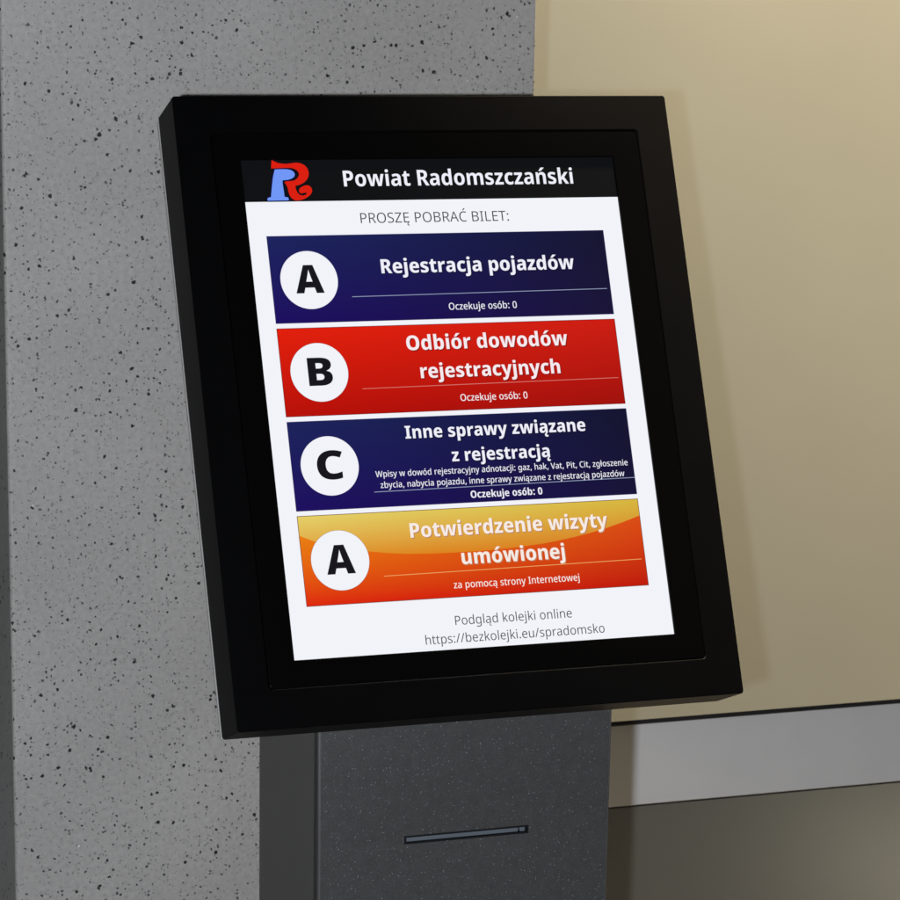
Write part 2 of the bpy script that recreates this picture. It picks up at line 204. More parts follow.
# ---------------------------------------------------------------- lettering: glyph outlines in font units, 'q' marks a curve's control point
GLYPHS = json.loads(r'''{"hdr":{" ":[260,""],
"P":[593,"294,714 132,0q 126,-114q 0,-106 0,-48q -28,-86q -62,-67q -102,-38q -73,0 -61,0 0,-255 -145,0 0,714|287,594 -61,0 0,-219 47,0 42,0q 60,23q 31,51q 0,41 0,51q -57,53q"],
"R":[623,"288,714 91,0q 118,-47q 59,-91q 0,-69 0,-48q -32,-74q -56,-52q -36,-18 191,-315 -165,0 -152,277 -80,0 0,-277 -145,0 0,714|285,598 -59,0 0,-209 60,0 60,0q 63,54q 0,57 0,34q -26,43q -55,21q"],
"a":[568,"300,555 98,0q 102,-96q 0,-95 0,-364 -100,0 -27,74 -4,0 -21,-29q -47,-37q -60,-18q -43,0 -47,0q -73,39q -40,76q 0,55 0,85q 118,87q 116,5 87,3 0,19 0,49q -43,41q -39,0 -34,0q -73,-22q -37,-18 -41,99 41,22q 106,25q|304,251 -67,-2q -54,-43q 0,-40 0,-36q 38,-34q 31,0 45,0q 62,58q 0,53 0,47"],
"c":[489,"296,-10 -76,0q -113,59q -62,125q 0,96 0,97q 66,126q 117,63q 77,0 45,0q 80,-20q 32,-16 -42,-110 -28,13q -57,16q -29,0 -37,0q -52,-37q -27,-75q 0,-56 0,-55q 27,-73q 52,-36q 36,0 40,0q 71,22q 32,18 0,-117 -30,-19q -74,-21q"],
"d":[603,"243,-10 -89,0q -109,144q 0,138 0,139q 110,145q 90,0 37,0q 54,-21q 42,-36q 14,-23 5,0 -2,20q -5,60q 0,24 0,180 143,0 0,-760 -110,0 -27,69 -6,0 -14,-23q -41,-35q -55,-21q|290,105 59,0q 48,74q 1,76 0,19 0,81q -47,84q -62,0 -47,0q -52,-87q 0,-81 0,-83q 52,-83q"],
"i":[285,"213,546 0,-546 -142,0 0,546|143,759 33,0q 44,-32q 0,-40 0,-39q -45,-33q -32,0 -33,0q -45,33q 0,39 0,40q 44,32q"],
"k":[576,"213,420 0,-28q -4,-68q -4,-28 4,0 7,10q 20,30q 21,30q 9,10 136,170 159,0 -190,-231 203,-315 -163,0 -139,222 -59,-50 0,-172 -142,0 0,760 142,0"],
"m":[925,"678,556 88,0q 91,-95q 0,-105 0,-356 -142,0 0,321 0,63q -39,56q -40,0 -56,0q -46,-85q 0,-80 0,-275 -141,0 0,321 0,41q -17,53q -35,25q -26,0 -40,0q -44,-42q -18,-81q 0,-58 0,-259 -142,0 0,546 109,0 20,-71 6,0 15,26q 45,36q 59,19q 36,0 58,0q 76,-43q 20,-39 6,0 25,40q 82,42q"],
"o":[595,"549,274 0,-66q -34,-105q -64,-74q -95,-39q -60,0 -56,0q -92,39q -66,74q -37,105q 0,66 0,89q 60,126q 113,67q 81,0 74,0q 112,-66q 64,-125q|190,274 0,-55q 22,-78q 48,-40q 38,0 38,0q 46,40q 22,78q 0,55 0,55q -22,76q -47,39q -38,0 -56,0q -51,-87q"],
"s":[474,"435,160 0,-52q -48,-77q -95,-41q -72,0 -54,0q -84,15q -39,17 0,121 41,-20q 94,-23q 37,0 43,0q 41,26q 0,24 0,15q -19,25q -50,26q -47,19 -45,19q -63,44q -33,60q 0,44 0,74q 113,80q 93,0 50,0q 87,-22q 43,-20 -41,-100 -35,17q -74,21q -30,0 -34,0q -36,-22q 0,-20 0,-15q 19,-23q 50,-24q 45,-19 46,-20q 64,-43q 33,-60q"],
"t":[395,"291,105 21,0q 40,9q 19,7 0,-107 -24,-10q -59,-14q -39,0 -48,0q -73,33q -41,78q 0,68 0,268 -67,0 0,63 77,46 41,116 91,0 0,-116 135,0 0,-109 -135,0 0,-261 0,-36q 33,-35q"],
"w":[820,"440,271 -6,25q -12,58q -9,53q -3,16 -3,0 -2,-17q -10,-53q -12,-59q -7,-27 -69,-267 -154,0 -142,546 141,0 54,-238 6,-26q 11,-62q 10,-62q 1,-25 4,0 2,17q 7,44q 8,47q 9,41q 4,14 64,250 158,0 61,-252 5,-22q 12,-57q 11,-57q 2,-24 4,0 2,22q 8,60q 12,61q 5,26 58,243 139,0 -144,-546 -157,0"],
"z":[463,"435,0 -407,0 0,85 237,350 -223,0 0,111 384,0 0,-94 -231,-341 240,0"],
"ń":[616,"365,556 86,0q 97,-96q 0,-103 0,-357 -141,0 0,321 0,59q -40,60q -44,0 -63,0q -47,-91q 0,-90 0,-259 -142,0 0,546 109,0 19,-73 7,0 17,27q 47,37q 60,19q|499,756 -13,-14q -43,-40q -50,-43q -48,-39q -19,-14 -95,0 0,13 16,21q 40,51q 39,53q 13,22 160,0"]},"light":{" ":[260,""],
".":[264,"73,52 0,35q 34,29q 24,0 26,0q 35,-29q 0,-35 0,-35q -35,-31q -26,0 -24,0q -34,31q"],
"/":[369,"10,0 266,714 82,0 -266,-714"],
":":[259,"71,52 0,34q 33,30q 24,0 26,0q 34,-29q 0,-35 0,-34q -35,-31q -25,0 -24,0q -33,31q|71,483 0,35q 33,29q 24,0 26,0q 34,-29q 0,-35 0,-34q -35,-31q -25,0 -24,0q -33,31q"],
"A":[607,"518,0 -82,225 -268,0 -82,-225 -86,0 264,716 79,0 263,-716|333,525 -3,10q -12,40q -12,43q -4,12 -4,-19q -10,-39q -11,-34q -4,-13 -79,-224 218,0"],
"B":[622,"290,714 128,0q 130,-80q 0,-96 0,-42q -30,-66q -59,-43q -43,-8 0,-5 45,-7q 70,-40q 39,-70q 0,-54 0,-65q -58,-91q -107,-47q -74,0 -237,0 0,714|305,408 88,0q 68,61q 0,60 0,60q -81,53q -87,0 -115,0 0,-234|178,337 0,-265 139,0 89,0q 74,74q 0,63 0,41q -33,57q -75,30q -63,0"],
"E":[533,"475,0 -381,0 0,714 381,0 0,-74 -297,0 0,-230 280,0 0,-74 -280,0 0,-261 297,0"],
"I":[326,"285,0 -244,0 0,49 80,18 0,580 -80,18 0,49 244,0 0,-49 -80,-18 0,-580 80,-18"],
"L":[500,"94,0 0,714 84,0 0,-639 299,0 0,-75"],
"O":[745,"685,358 0,-82q -39,-135q -78,-98q -117,-53q -78,0 -80,0q -118,54q -78,98q -37,135q 0,82 0,112q 68,163q 140,91q 106,0 103,0q 138,-92q 70,-165q|148,358 0,-92q 49,-131q 100,-71q 76,0 77,0q 98,70q 48,132q 0,92 0,138q -108,154q -114,0 -77,0q -100,-69q -49,-131q"],
"P":[579,"273,714 133,0q 124,-108q 0,-101 0,-47q -29,-81q -64,-62q -104,-35q -75,0 -80,0 0,-280 -84,0 0,714|266,641 -88,0 0,-288 71,0 65,0q 87,29q 42,66q 0,54 0,71q -85,68q"],
"R":[595,"278,714 86,0q 112,-44q 54,-89q 0,-69 0,-55q -39,-76q -63,-47q -37,-13 188,-321 -98,0 -167,297 -136,0 0,-297 -84,0 0,714|274,640 -96,0 0,-271 103,0 83,0q 79,71q 0,69 0,48q -36,57q -75,26q"],
"S":[528,"482,191 0,-64q -60,-89q -110,-48q -74,0 -38,0q -70,8q -58,15q -23,10 0,82 36,-16q 102,-25q 54,0 51,0q 70,29q 36,54q 0,37 0,36q -30,49q -71,40q -61,23 -58,22q -80,54q -40,78q 0,55 0,57q 56,82q 100,44q 65,0 56,0q 93,-21q 39,-18 -27,-73 -36,16q -83,21q -44,0 -43,0q -60,-27q -31,-48q 0,-33 0,-37q 30,-49q 67,-38q 55,-22 60,-23q 84,-53q 43,-73q"],
"T":[527,"305,0 -84,0 0,639 -212,0 0,75 507,0 0,-75 -211,0"],
"Z":[541,"505,0 -469,0 0,64 358,575 -346,0 0,75 447,0 0,-64 -358,-575 368,0"],
"a":[536,"275,545 94,0q 88,-88q 0,-93 0,-364 -60,0 -15,78 -4,0 -21,-29q -47,-40q -61,-19q -43,0 -48,0q -73,36q -41,70q 0,52 0,80q 122,86q 123,4 88,4 0,33 0,68q -56,55q -52,0 -39,0q -72,-24q -33,-16 -25,62 35,19q 91,26q|300,260 -94,-4q -76,-56q 0,-53 0,-46q 53,-44q 42,0 67,0q 84,79q 0,78 0,50"],
"b":[590,"165,566 0,-30q -3,-57q -2,-18 5,0 22,37q 79,47q 60,0 97,0q 114,-140q 0,-137 0,-91q -52,-124q -95,-63q -65,0 -60,0q -77,46q -23,35 -6,0 -16,-71 -61,0 0,760 83,0|312,476 -56,0q -64,-46q -27,-91q 0,-68 0,-7 0,-100q 64,-105q 83,0 70,0q 70,107q 0,103 0,103q -69,104q"],
"d":[590,"264,-10 -97,0q -114,139q 0,137 0,138q 115,142q 97,0 40,0q 60,-22q 45,-37q 15,-24 6,0 -1,16q -5,50q 0,16 0,215 83,0 0,-760 -67,0 -12,74 -4,0 -15,-23q -44,-39q -61,-22q|278,59 81,0q 67,95q 0,96 0,18 0,101q -65,107q -84,0 -69,0q -69,-113q 0,-98 0,-99q 69,-107q"],
"e":[541,"280,545 67,0q 94,-60q 50,-109q 0,-72 0,-52 -353,0 2,-94q 86,-98q 78,0 48,0q 75,19q 40,18 0,-72 -38,-18q -77,-17q -52,0 -75,0q -111,64q -60,123q 0,87 0,87q 55,126q 102,68q|279,478 -61,0q -71,-83q -7,-77 266,0 0,47q -27,72q -56,41q"],
"g":[590,"265,546 52,0q 81,-42q 28,-41 5,0 11,73 66,0 0,-546 0,-75q -50,-102q -103,-53q -80,0 -55,0q -91,17q -37,17 0,76 37,-19q 96,-22q 53,0 71,0q 77,81q 0,72 0,22 0,14q 2,44q 1,13 -4,0 -26,-43q -80,-42q -55,0 -99,0q -112,144q 0,132 0,130q 112,150q|277,475 -45,0q -62,-49q -32,-93q 0,-68 0,-101q 71,-106q 69,0 39,0q 57,23q 36,47q 17,70q 0,48 0,24 0,72q -31,90q -67,43q"],
"h":[591,"165,535 0,-20q -3,-39q -2,-17 6,0 15,28q 49,38q 63,20q 34,0 61,0q 83,-41q 41,-86q 0,-67 0,-351 -81,0 0,344 0,67q -56,64q -59,0 -56,0q -66,-44q -29,-88q 0,-64 0,-279 -83,0 0,760 83,0"],
"i":[247,"165,536 0,-536 -82,0 0,536|125,736 20,0q 28,-27q 0,-27 0,-27q -28,-28q -20,0 -22,0q -28,28q 0,27 0,27q 28,27q"],
"j":[247,"23,-240 -23,0q -35,7q -13,4 0,68 14,-4q 30,-6q 17,0 31,0q 38,38q 0,48 0,621 83,0 0,-619 0,-50q -31,-71q -62,-36q|75,682 0,27q 28,27q 22,0 20,0q 28,-27q 0,-27 0,-27q -28,-28q -20,0 -22,0q -28,28q"],
"k":[508,"164,367 0,-20q -3,-54q -1,-22 4,0 6,9q 22,28q 22,28q 9,10 168,190 95,0 -203,-226 218,-310 -98,0 -176,255 -63,-59 0,-196 -82,0 0,760 82,0"],
"l":[247,"165,0 -82,0 0,760 82,0"],
"m":[892,"642,546 86,0q 85,-93q 0,-101 0,-352 -81,0 0,346 0,65q -52,64q -53,0 -73,0q -65,-90q 0,-87 0,-298 -82,0 0,346 0,44q -23,58q -46,27q -36,0 -51,0q -60,-45q -26,-86q 0,-62 0,-282 -83,0 0,536 67,0 12,-75 4,0 16,28q 46,37q 58,20q 33,0 59,0q 78,-46q 18,-45 4,0 26,46q 87,45q"],
"n":[591,"329,546 90,0q 93,-93q 0,-102 0,-351 -81,0 0,344 0,66q -56,65q -59,0 -84,0q -67,-99q 0,-96 0,-280 -83,0 0,536 67,0 12,-76 4,0 17,28q 50,38q 62,20q"],
"o":[579,"526,269 0,-66q -32,-103q -61,-72q -89,-38q -56,0 -52,0q -86,38q -62,72q -35,103q 0,66 0,88q 57,123q 107,66q 74,0 71,0q 106,-66q 58,-123q|138,269 0,-65q 33,-94q 67,-51q 52,0 52,0q 68,51q 32,94q 0,65 0,65q -33,92q -66,50q -53,0 -79,0q -73,-109q"],
"p":[590,"327,546 96,0q 114,-138q 0,-139 0,-91q -52,-125q -95,-63q -64,0 -40,0q -62,23q -44,36q -15,23 -6,0 2,-18q 4,-51q 0,-19 0,-223 -82,0 0,775 67,0 11,-77 4,0 15,24q 44,40q 61,23q|312,476 -52,0q -64,-43q -30,-84q -1,-64 0,-18 0,-67q 28,-93q 65,-48q 55,0 47,0q 61,53q 31,94q 0,64 0,96q -69,110q"],
"r":[394,"318,545 15,0q 34,-3q 13,-3 -11,-77 -13,3q -29,4q -14,0 -31,0q -53,-27q -41,-48q -23,-67q 0,-41 0,-286 -82,0 0,536 67,0 9,-98 4,0 16,30q 45,49q 59,28q"],
"s":[457,"414,146 0,-51q -49,-69q -92,-36q -63,0 -53,0q -79,18q -30,15 0,77 31,-16q 87,-26q 45,0 64,0q 59,44q 0,38 0,21q -23,33q -55,32q -49,19 -49,20q -71,40q -38,56q 0,44 0,66q 106,75q 86,0 47,0q 81,-19q 35,-17 -29,-66 -31,14q -71,19q -37,0 -52,0q -56,-36q 0,-32 0,-23q 25,-32q 58,-29q 48,-20 48,-19q 69,-40q 38,-56q"],
"t":[343,"250,58 19,0q 40,7q 13,4 0,-63 -15,-7q -48,-9q -24,0 -41,0q -66,30q -40,70q 0,61 0,320 -72,0 0,40 74,31 31,117 50,0 0,-123 146,0 0,-65 -146,0 0,-317 0,-48q 42,-48q"],
"u":[591,"508,536 0,-536 -67,0 -12,74 -4,0 -16,-28q -50,-37q -62,-19q -35,0 -62,0q -82,42q -41,86q 0,67 0,351 83,0 0,-344 0,-67q 56,-66q 58,0 56,0q 67,45q 29,87q 0,63 0,282"],
"z":[444,"407,0 -370,0 0,55 273,416 -256,0 0,65 347,0 0,-62 -269,-409 275,0"],
"ą":[536,"275,545 94,0q 88,-88q 0,-93 0,-364 -60,0 -15,78 -4,0 -21,-29q -47,-40q -61,-19q -43,0 -48,0q -73,36q -41,70q 0,52 0,80q 122,86q 123,4 88,4 0,33 0,68q -56,55q -52,0 -39,0q -72,-24q -33,-16 -25,62 35,19q 91,26q|300,260 -94,-4q -76,-56q 0,-53 0,-46q 53,-44q 42,0 67,0q 84,79q 0,78 0,50|388,-117 0,-23q 25,-24q 21,0 16,0q 22,5q 8,1 0,-54 -13,-3q -27,-5q -19,0 -51,0q -49,49q 0,44 0,28q 27,53q 42,45q 21,15 46,-14 -34,-32q -35,-54q"],
"Ć":[603,"387,650 -56,0q -89,-41q -61,-78q -33,-108q 0,-66 0,-89q 54,-132q 105,-71q 78,0 46,0q 80,15q 37,12 0,-73 -37,-15q -82,-14q -55,0 -104,0q -140,90q -70,166q 0,112 0,80q 42,134q 83,98q 123,54q 79,0 52,0q 96,-21q 38,-20 -33,-71 -32,15q -77,23q|509,935 -9,-15q -34,-40q -41,-43q -40,-38q -18,-15 -54,0 0,12 16,20q 36,52q 34,54q 11,22 99,0"],
"Ę":[533,"475,0 -381,0 0,714 381,0 0,-74 -297,0 0,-230 280,0 0,-74 -280,0 0,-261 297,0|378,-117 0,-23q 24,-24q 22,0 15,0q 23,5q 7,1 0,-54 -13,-3q -27,-5q -19,0 -51,0q -49,49q 0,44 0,28q 27,53q 42,45q 22,15 45,-14 -34,-32q -34,-54q"]},"bold":{" ":[260,""],
"I":[393,"359,0 -325,0 0,90 82,30 0,474 -82,30 0,90 325,0 0,-90 -82,-30 0,-474 82,-30"],
"O":[748,"696,358 0,-84q -39,-135q -79,-98q -121,-51q -83,0 -83,0q -122,52q -79,97q -39,136q 0,84 0,113q 70,164q 144,89q 110,0 110,0q 143,-90q 68,-165q|219,358 0,-73q 32,-104q 69,-55q 54,0 55,0q 68,54q 31,104q 0,74 0,111q -72,122q -81,0 -55,0q -69,-55q -32,-104q"],
"P":[595,"299,714 130,0q 128,-115q 0,-107 0,-49q -28,-88q -62,-68q -101,-38q -72,0 -56,0 0,-249 -160,0 0,714|292,582 -54,0 0,-201 41,0 36,0q 52,21q 29,47q 0,39 0,45q -50,49q"],
"R":[629,"290,714 91,0q 120,-47q 61,-92q 0,-70 0,-46q -30,-72q -55,-54q -36,-19 191,-314 -181,0 -147,271 -66,0 0,-271 -160,0 0,714|287,588 -49,0 0,-194 49,0 53,0q 59,49q 0,55 0,30q -23,40q -50,20q"],
"a":[574,"306,558 98,0q 105,-99q 0,-96 0,-363 -110,0 -29,74 -4,0 -22,-29q -46,-37q -60,-18q -43,0 -47,0q -72,41q -40,77q 0,55 0,87q 117,86q 114,5 86,3 0,16 0,45q -39,37q -36,0 -32,0q -74,-22q -37,-18 -45,108 43,23q 108,25q|304,249 -59,-2q -50,-40q 0,-36 0,-33q 34,-32q 28,0 41,0q 55,53q 0,47 0,45"],
"b":[605,"224,582 0,-27q -4,-53q -2,-25 6,0 22,36q 70,45q 53,0 86,0q 106,-145q 0,-138 0,-92q -49,-128q -88,-65q -59,0 -54,0q -64,39q -23,29 -10,0 -25,-58 -122,0 0,760 157,0|316,432 -33,0q -41,-31q -18,-62q 0,-48 0,-23 0,-75q 41,-75q 53,0 41,0q 43,80q 0,79 0,77q -42,78q"],
"c":[496,"297,-10 -78,0q -114,60q -62,125q 0,96 0,97q 67,127q 118,63q 79,0 47,0q 82,-20q 34,-18 -46,-119 -29,14q -57,16q -29,0 -34,0q -47,-35q -25,-71q 0,-53 0,-52q 25,-69q 48,-33q 33,0 39,0q 73,23q 33,20 0,-128 -31,-20q -76,-23q"],
"d":[605,"236,-10 -86,0q -107,146q 0,138 0,139q 108,145q 89,0 35,0q 53,-20q 41,-36q 14,-24 5,0 -3,22q -4,63q 0,26 0,171 157,0 0,-760 -121,0 -30,68 -6,0 -15,-23q -40,-35q -53,-20q|293,116 52,0q 44,69q 1,72 0,19 0,75q -43,79q -56,0 -41,0q -48,-80q 0,-78 0,-79q 48,-77q"],
"e":[570,"292,558 74,0q 106,-58q 57,-111q 0,-80 0,-77 -328,0 2,-58q 64,-67q 61,0 48,0q 79,20q 43,21 0,-119 -39,-20q -87,-19q -62,0 -81,0q -119,62q -67,125q 0,94 0,95q 62,128q 111,64q|296,446 -39,0q -49,-54q -4,-55 180,0 0,32q -20,49q -39,28q"],
"h":[621,"224,615 0,-45q -5,-69q -3,-22 8,0 16,28q 44,35q 55,16q 32,0 56,0q 82,-43q 47,-88q 0,-69 0,-358 -157,0 0,315 0,58q -36,58q -38,0 -38,0q -45,-41q -18,-78q 0,-58 0,-254 -157,0 0,760 157,0"],
"i":[293,"225,548 0,-548 -157,0 0,548|147,765 36,0q 49,-34q 0,-43 0,-42q -49,-34q -36,0 -37,0q -47,34q 0,42 0,44q 47,33q"],
"j":[292,"43,-240 -22,0q -50,7q -18,5 0,125 14,-4q 27,-5q 15,0 25,0q 34,34q 0,46 0,580 156,0 0,-603 0,-53q -37,-84q -79,-48q|62,688 0,44q 47,33q 37,0 36,0q 49,-34q 0,-43 0,-42q -49,-34q -36,0 -36,0q -48,34q"],
"m":[929,"685,558 88,0q 91,-95q 0,-105 0,-358 -156,0 0,314 0,63q -36,54q -36,0 -51,0q -41,-83q 0,-78 0,-270 -157,0 0,315 0,40q -15,51q -31,25q -24,0 -36,0q -41,-41q -16,-79q 0,-58 0,-253 -157,0 0,548 120,0 22,-69 6,0 14,25q 45,35q 60,19q 36,0 59,0q 74,-42q 21,-37 6,0 25,39q 80,40q"],
"n":[621,"373,558 84,0q 99,-96q 0,-104 0,-358 -157,0 0,315 0,58q -35,58q -40,0 -58,0q -42,-88q 0,-89 0,-254 -157,0 0,548 120,0 21,-72 7,0 17,27q 46,36q 60,19q"],
"o":[597,"553,275 0,-65q -33,-106q -66,-74q -95,-40q -62,0 -57,0q -94,40q -67,74q -36,106q 0,65 0,90q 60,126q 115,67q 82,0 75,0q 114,-65q 64,-126q|202,275 0,-52q 20,-74q 43,-38q 34,0 34,0q 42,38q 19,74q 0,52 0,53q -19,72q -42,37q -35,0 -50,0q -46,-82q"],
"p":[605,"368,558 90,0q 103,-145q 0,-138 0,-92q -50,-128q -88,-65q -57,0 -37,0q -53,20q -39,32q -13,19 -6,0 2,-22q 4,-46q 0,-24 0,-209 -157,0 0,788 127,0 22,-71 8,0 15,25q 40,36q 53,20q|315,432 -33,0q -39,-31q -18,-62q -1,-48 0,-19 0,-50q 17,-69q 40,-35q 35,0 29,0q 38,35q 19,70q 0,53 0,80q -44,76q"],
"r":[430,"363,558 14,0q 31,-3q 11,-3 -15,-151 -10,2q -28,4q -21,0 -22,0q -43,-13q -35,-31q -21,-50q 0,-36 0,-277 -156,0 0,548 118,0 23,-90 8,0 14,27q 45,46q 56,27q"],
"s":[477,"439,164 0,-53q -47,-79q -96,-42q -74,0 -54,0q -86,15q -41,17 0,132 43,-21q 95,-23q 36,0 38,0q 36,22q 0,21 0,14q -18,22q -49,25q -46,19 -44,19q -61,44q -31,62q 0,43 0,77q 114,80q 95,0 51,0q 88,-22q 45,-22 -44,-107 -35,17q -75,22q -29,0 -28,0q -32,-19q 0,-17 0,-13q 18,-20q 47,-23q 45,-20 45,-19q 62,-44q 32,-61q"],
"t":[407,"300,117 22,0q 40,10q 20,7 0,-117 -26,-12q -62,-15q -42,0 -50,0q -75,34q -41,80q 0,69 0,255 -66,0 0,69 79,49 42,117 102,0 0,-115 132,0 0,-120 -132,0 0,-246 0,-33q 30,-32q"],
"u":[621,"554,548 0,-548 -121,0 -19,69 -9,0 -16,-27q -49,-35q -59,-17q -33,0 -55,0q -82,43q -46,89q 0,69 0,357 157,0 0,-314 0,-57q 35,-59q 39,0 40,0q 44,40q 17,77q 0,55 0,258"],
"w":[834,"446,261 -6,25q -12,60q -8,54q -3,17 -3,0 -2,-18q -10,-55q -11,-60q -7,-27 -63,-257 -169,0 -142,548 156,0 49,-225 6,-25q 10,-63q 9,-64q 2,-26 3,0 2,18q 7,46q 8,48q 9,41q 2,14 58,236 174,0 55,-238 5,-23q 11,-58q 10,-59q 2,-25 4,0 2,25q 8,62q 11,63q 5,25 53,228 152,0 -143,-548 -172,0"],
"y":[552,"0,548 165,0 92,-300 4,-14q 7,-30q 6,-30q 1,-15 4,0 3,22q 12,44q 6,22 90,301 162,0 -209,-594 -22,-64q -60,-87q -86,-43q -62,0 -23,0q -37,5q -14,3 0,126 11,-2q 29,-4q 15,0 29,0q 37,23q 25,42q 10,28 9,25"],
"z":[467,"441,0 -415,0 0,93 228,333 -215,0 0,122 392,0 0,-101 -220,-325 230,0"],
"ó":[597,"553,275 0,-65q -33,-106q -66,-74q -95,-40q -62,0 -57,0q -94,40q -67,74q -36,106q 0,65 0,90q 60,126q 115,67q 82,0 75,0q 114,-65q 64,-126q|202,275 0,-52q 20,-74q 43,-38q 34,0 34,0q 42,38q 19,74q 0,52 0,53q -19,72q -42,37q -35,0 -50,0q -46,-82q|498,756 -14,-14q -45,-40q -52,-43q -50,-39q -19,-14 -106,0 0,13 17,21q 41,51q 39,53q 14,22 175,0"],
"ą":[574,"306,558 98,0q 105,-99q 0,-96 0,-363 -110,0 -29,74 -4,0 -22,-29q -46,-37q -60,-18q -43,0 -47,0q -72,41q -40,77q 0,55 0,87q 117,86q 114,5 86,3 0,16 0,45q -39,37q -36,0 -32,0q -74,-22q -37,-18 -45,108 43,23q 108,25q|304,249 -59,-2q -50,-40q 0,-36 0,-33q 34,-32q 28,0 41,0q 55,53q 0,47 0,45|428,-102 0,-19q 22,-19q 19,0 14,0q 28,7q 9,3 0,-92 -15,-5q -37,-8q -24,0 -57,0q -67,58q 0,50 0,24q 21,49q 46,50q 36,25 68,-21 -33,-32q -30,-45q"]},"cap":{" ":[260,""],
",":[259,"192,116 7,-11 -13,-53q -48,-126q -25,-55 -74,0 14,58q 28,135q 7,52"],
"0":[534,"488,357 0,-86q -24,-136q -53,-95q -85,-50q -60,0 -74,0q -98,82q -49,163q 0,122 0,119q 45,163q 98,86q 78,0 75,0q 99,-86q 48,-163q|145,357 0,-94q 23,-126q 54,-62q 44,0 45,0q 53,62q 25,126q 0,94 0,95q -25,125q -53,63q -45,0 -44,0q -54,-63q -23,-125q"],
":":[260,"65,58 0,37q 37,32q 28,0 27,0q 38,-31q 0,-38 0,-37q -38,-33q -27,0 -28,0q -37,33q|65,479 0,37q 37,33q 28,0 28,0q 37,-33q 0,-37 0,-37q -38,-34q -27,0 -28,0q -37,34q"],
"C":[581,"371,637 -50,0q -78,-40q -53,-75q -28,-103q 0,-62 0,-86q 48,-126q 93,-67q 70,0 42,0q 76,17q 36,13 0,-88 -37,-15q -79,-15q -52,0 -99,0q -135,89q -69,166q 0,113 0,79q 41,134q 80,99q 117,54q 76,0 50,0q 93,-21q 39,-20 -37,-84 -30,15q -72,23q"],
"I":[334,"296,0 -259,0 0,58 79,20 0,557 -79,21 0,58 259,0 0,-58 -79,-21 0,-557 79,-20"],
"O":[717,"661,358 0,-82q -37,-135q -75,-98q -114,-53q -76,0 -78,0q -114,54q -75,98q -36,135q 0,82 0,113q 67,164q 135,89q 102,0 101,0q 134,-93q 66,-165q|162,358 0,-89q 43,-125q 87,-66q 67,0 67,0q 87,66q 42,125q 0,89 0,133q -94,146q -101,0 -68,0q -88,-66q -42,-124q"],
"P":[563,"268,714 130,0q 121,-109q 0,-103 0,-48q -28,-83q -62,-63q -100,-35q -72,0 -69,0 0,-273 -100,0 0,714|261,628 -73,0 0,-269 58,0 58,0q 75,28q 37,61q 0,50 0,67q -75,63q"],
"V":[566,"566,714 -229,-714 -108,0 -229,714 107,0 138,-452 9,-26q 13,-54q 12,-50q 4,-23 4,23q 11,51q 15,54q 8,27 138,450"],
"W":[881,"871,714 -175,-714 -110,0 -117,443 -4,17q -10,40q -8,40q -7,36q -2,13 -1,-11q -5,-33q -9,-41q -9,-42q -6,-20 -114,-442 -109,0 -175,714 102,0 100,-425 5,-23q 10,-47q 8,-45q 7,-42q 2,-18 3,21q 8,47q 10,49q 11,47q 5,21 108,415 99,0 111,-416 6,-22q 11,-48q 9,-47q 8,-47q 3,-20 3,27q 10,59q 13,61q 7,29 99,424"],
"a":[527,"272,548 93,0q 88,-91q 0,-93 0,-364 -71,0 -18,75 -4,0 -20,-29q -45,-38q -58,-18q -41,0 -46,0q -70,38q -39,73q 0,51 0,81q 116,87q 117,4 82,3 0,30 0,62q -48,51q -47,0 -35,0q -69,-22q -33,-17 -30,72 36,20q 92,25q|290,258 -82,-3q -66,-53q 0,-49 0,-44q 46,-41q 38,0 56,0q 74,73q 0,71 0,49"],
"b":[575,"175,568 0,-28q -3,-53q -2,-20 5,0 23,37q 73,44q 54,0 92,0q 108,-141q 0,-137 0,-92q -49,-125q -90,-63q -61,0 -55,0q -72,43q -23,33 -7,0 -17,-66 -74,0 0,760 98,0|303,466 -49,0q -56,-43q -23,-85q 0,-62 0,-11 0,-95q 57,-98q 73,0 60,0q 60,100q 0,99 0,97q -60,98q"],
"c":[449,"280,-10 -70,0q -103,59q -57,123q 0,94 0,96q 59,125q 106,61q 70,0 40,0q 71,-16q 25,-13 -30,-80 -24,10q -56,15q -25,0 -45,0q -61,-44q -29,-88q 0,-65 0,-63q 29,-87q 60,-43q 43,0 38,0q 63,17q 27,15 0,-85 -26,-15q -64,-16q"],
"d":[575,"249,-10 -92,0q -107,141q 0,137 0,138q 108,142q 92,0 36,0q 56,-20q 43,-35q 15,-24 6,0 -2,17q -4,49q 0,17 0,208 98,0 0,-760 -78,0 -15,70 -5,0 -15,-23q -42,-36q -57,-21q|272,71 70,0q 60,89q 0,90 0,20 0,97q -57,99q -75,0 -59,0q -61,-106q 0,-93 0,-95q 61,-101q"],
"e":[528,"273,548 66,0q 93,-60q 50,-109q 0,-73 0,-58 -332,0 2,-87q 77,-90q 71,0 45,0q 74,19q 39,19 0,-84 -38,-18q -77,-17q -51,0 -74,0q -110,65q -58,123q 0,87 0,90q 54,126q 101,67q|273,471 -54,0q -62,-76q -5,-72 233,0 0,43q -25,66q -49,39q"],
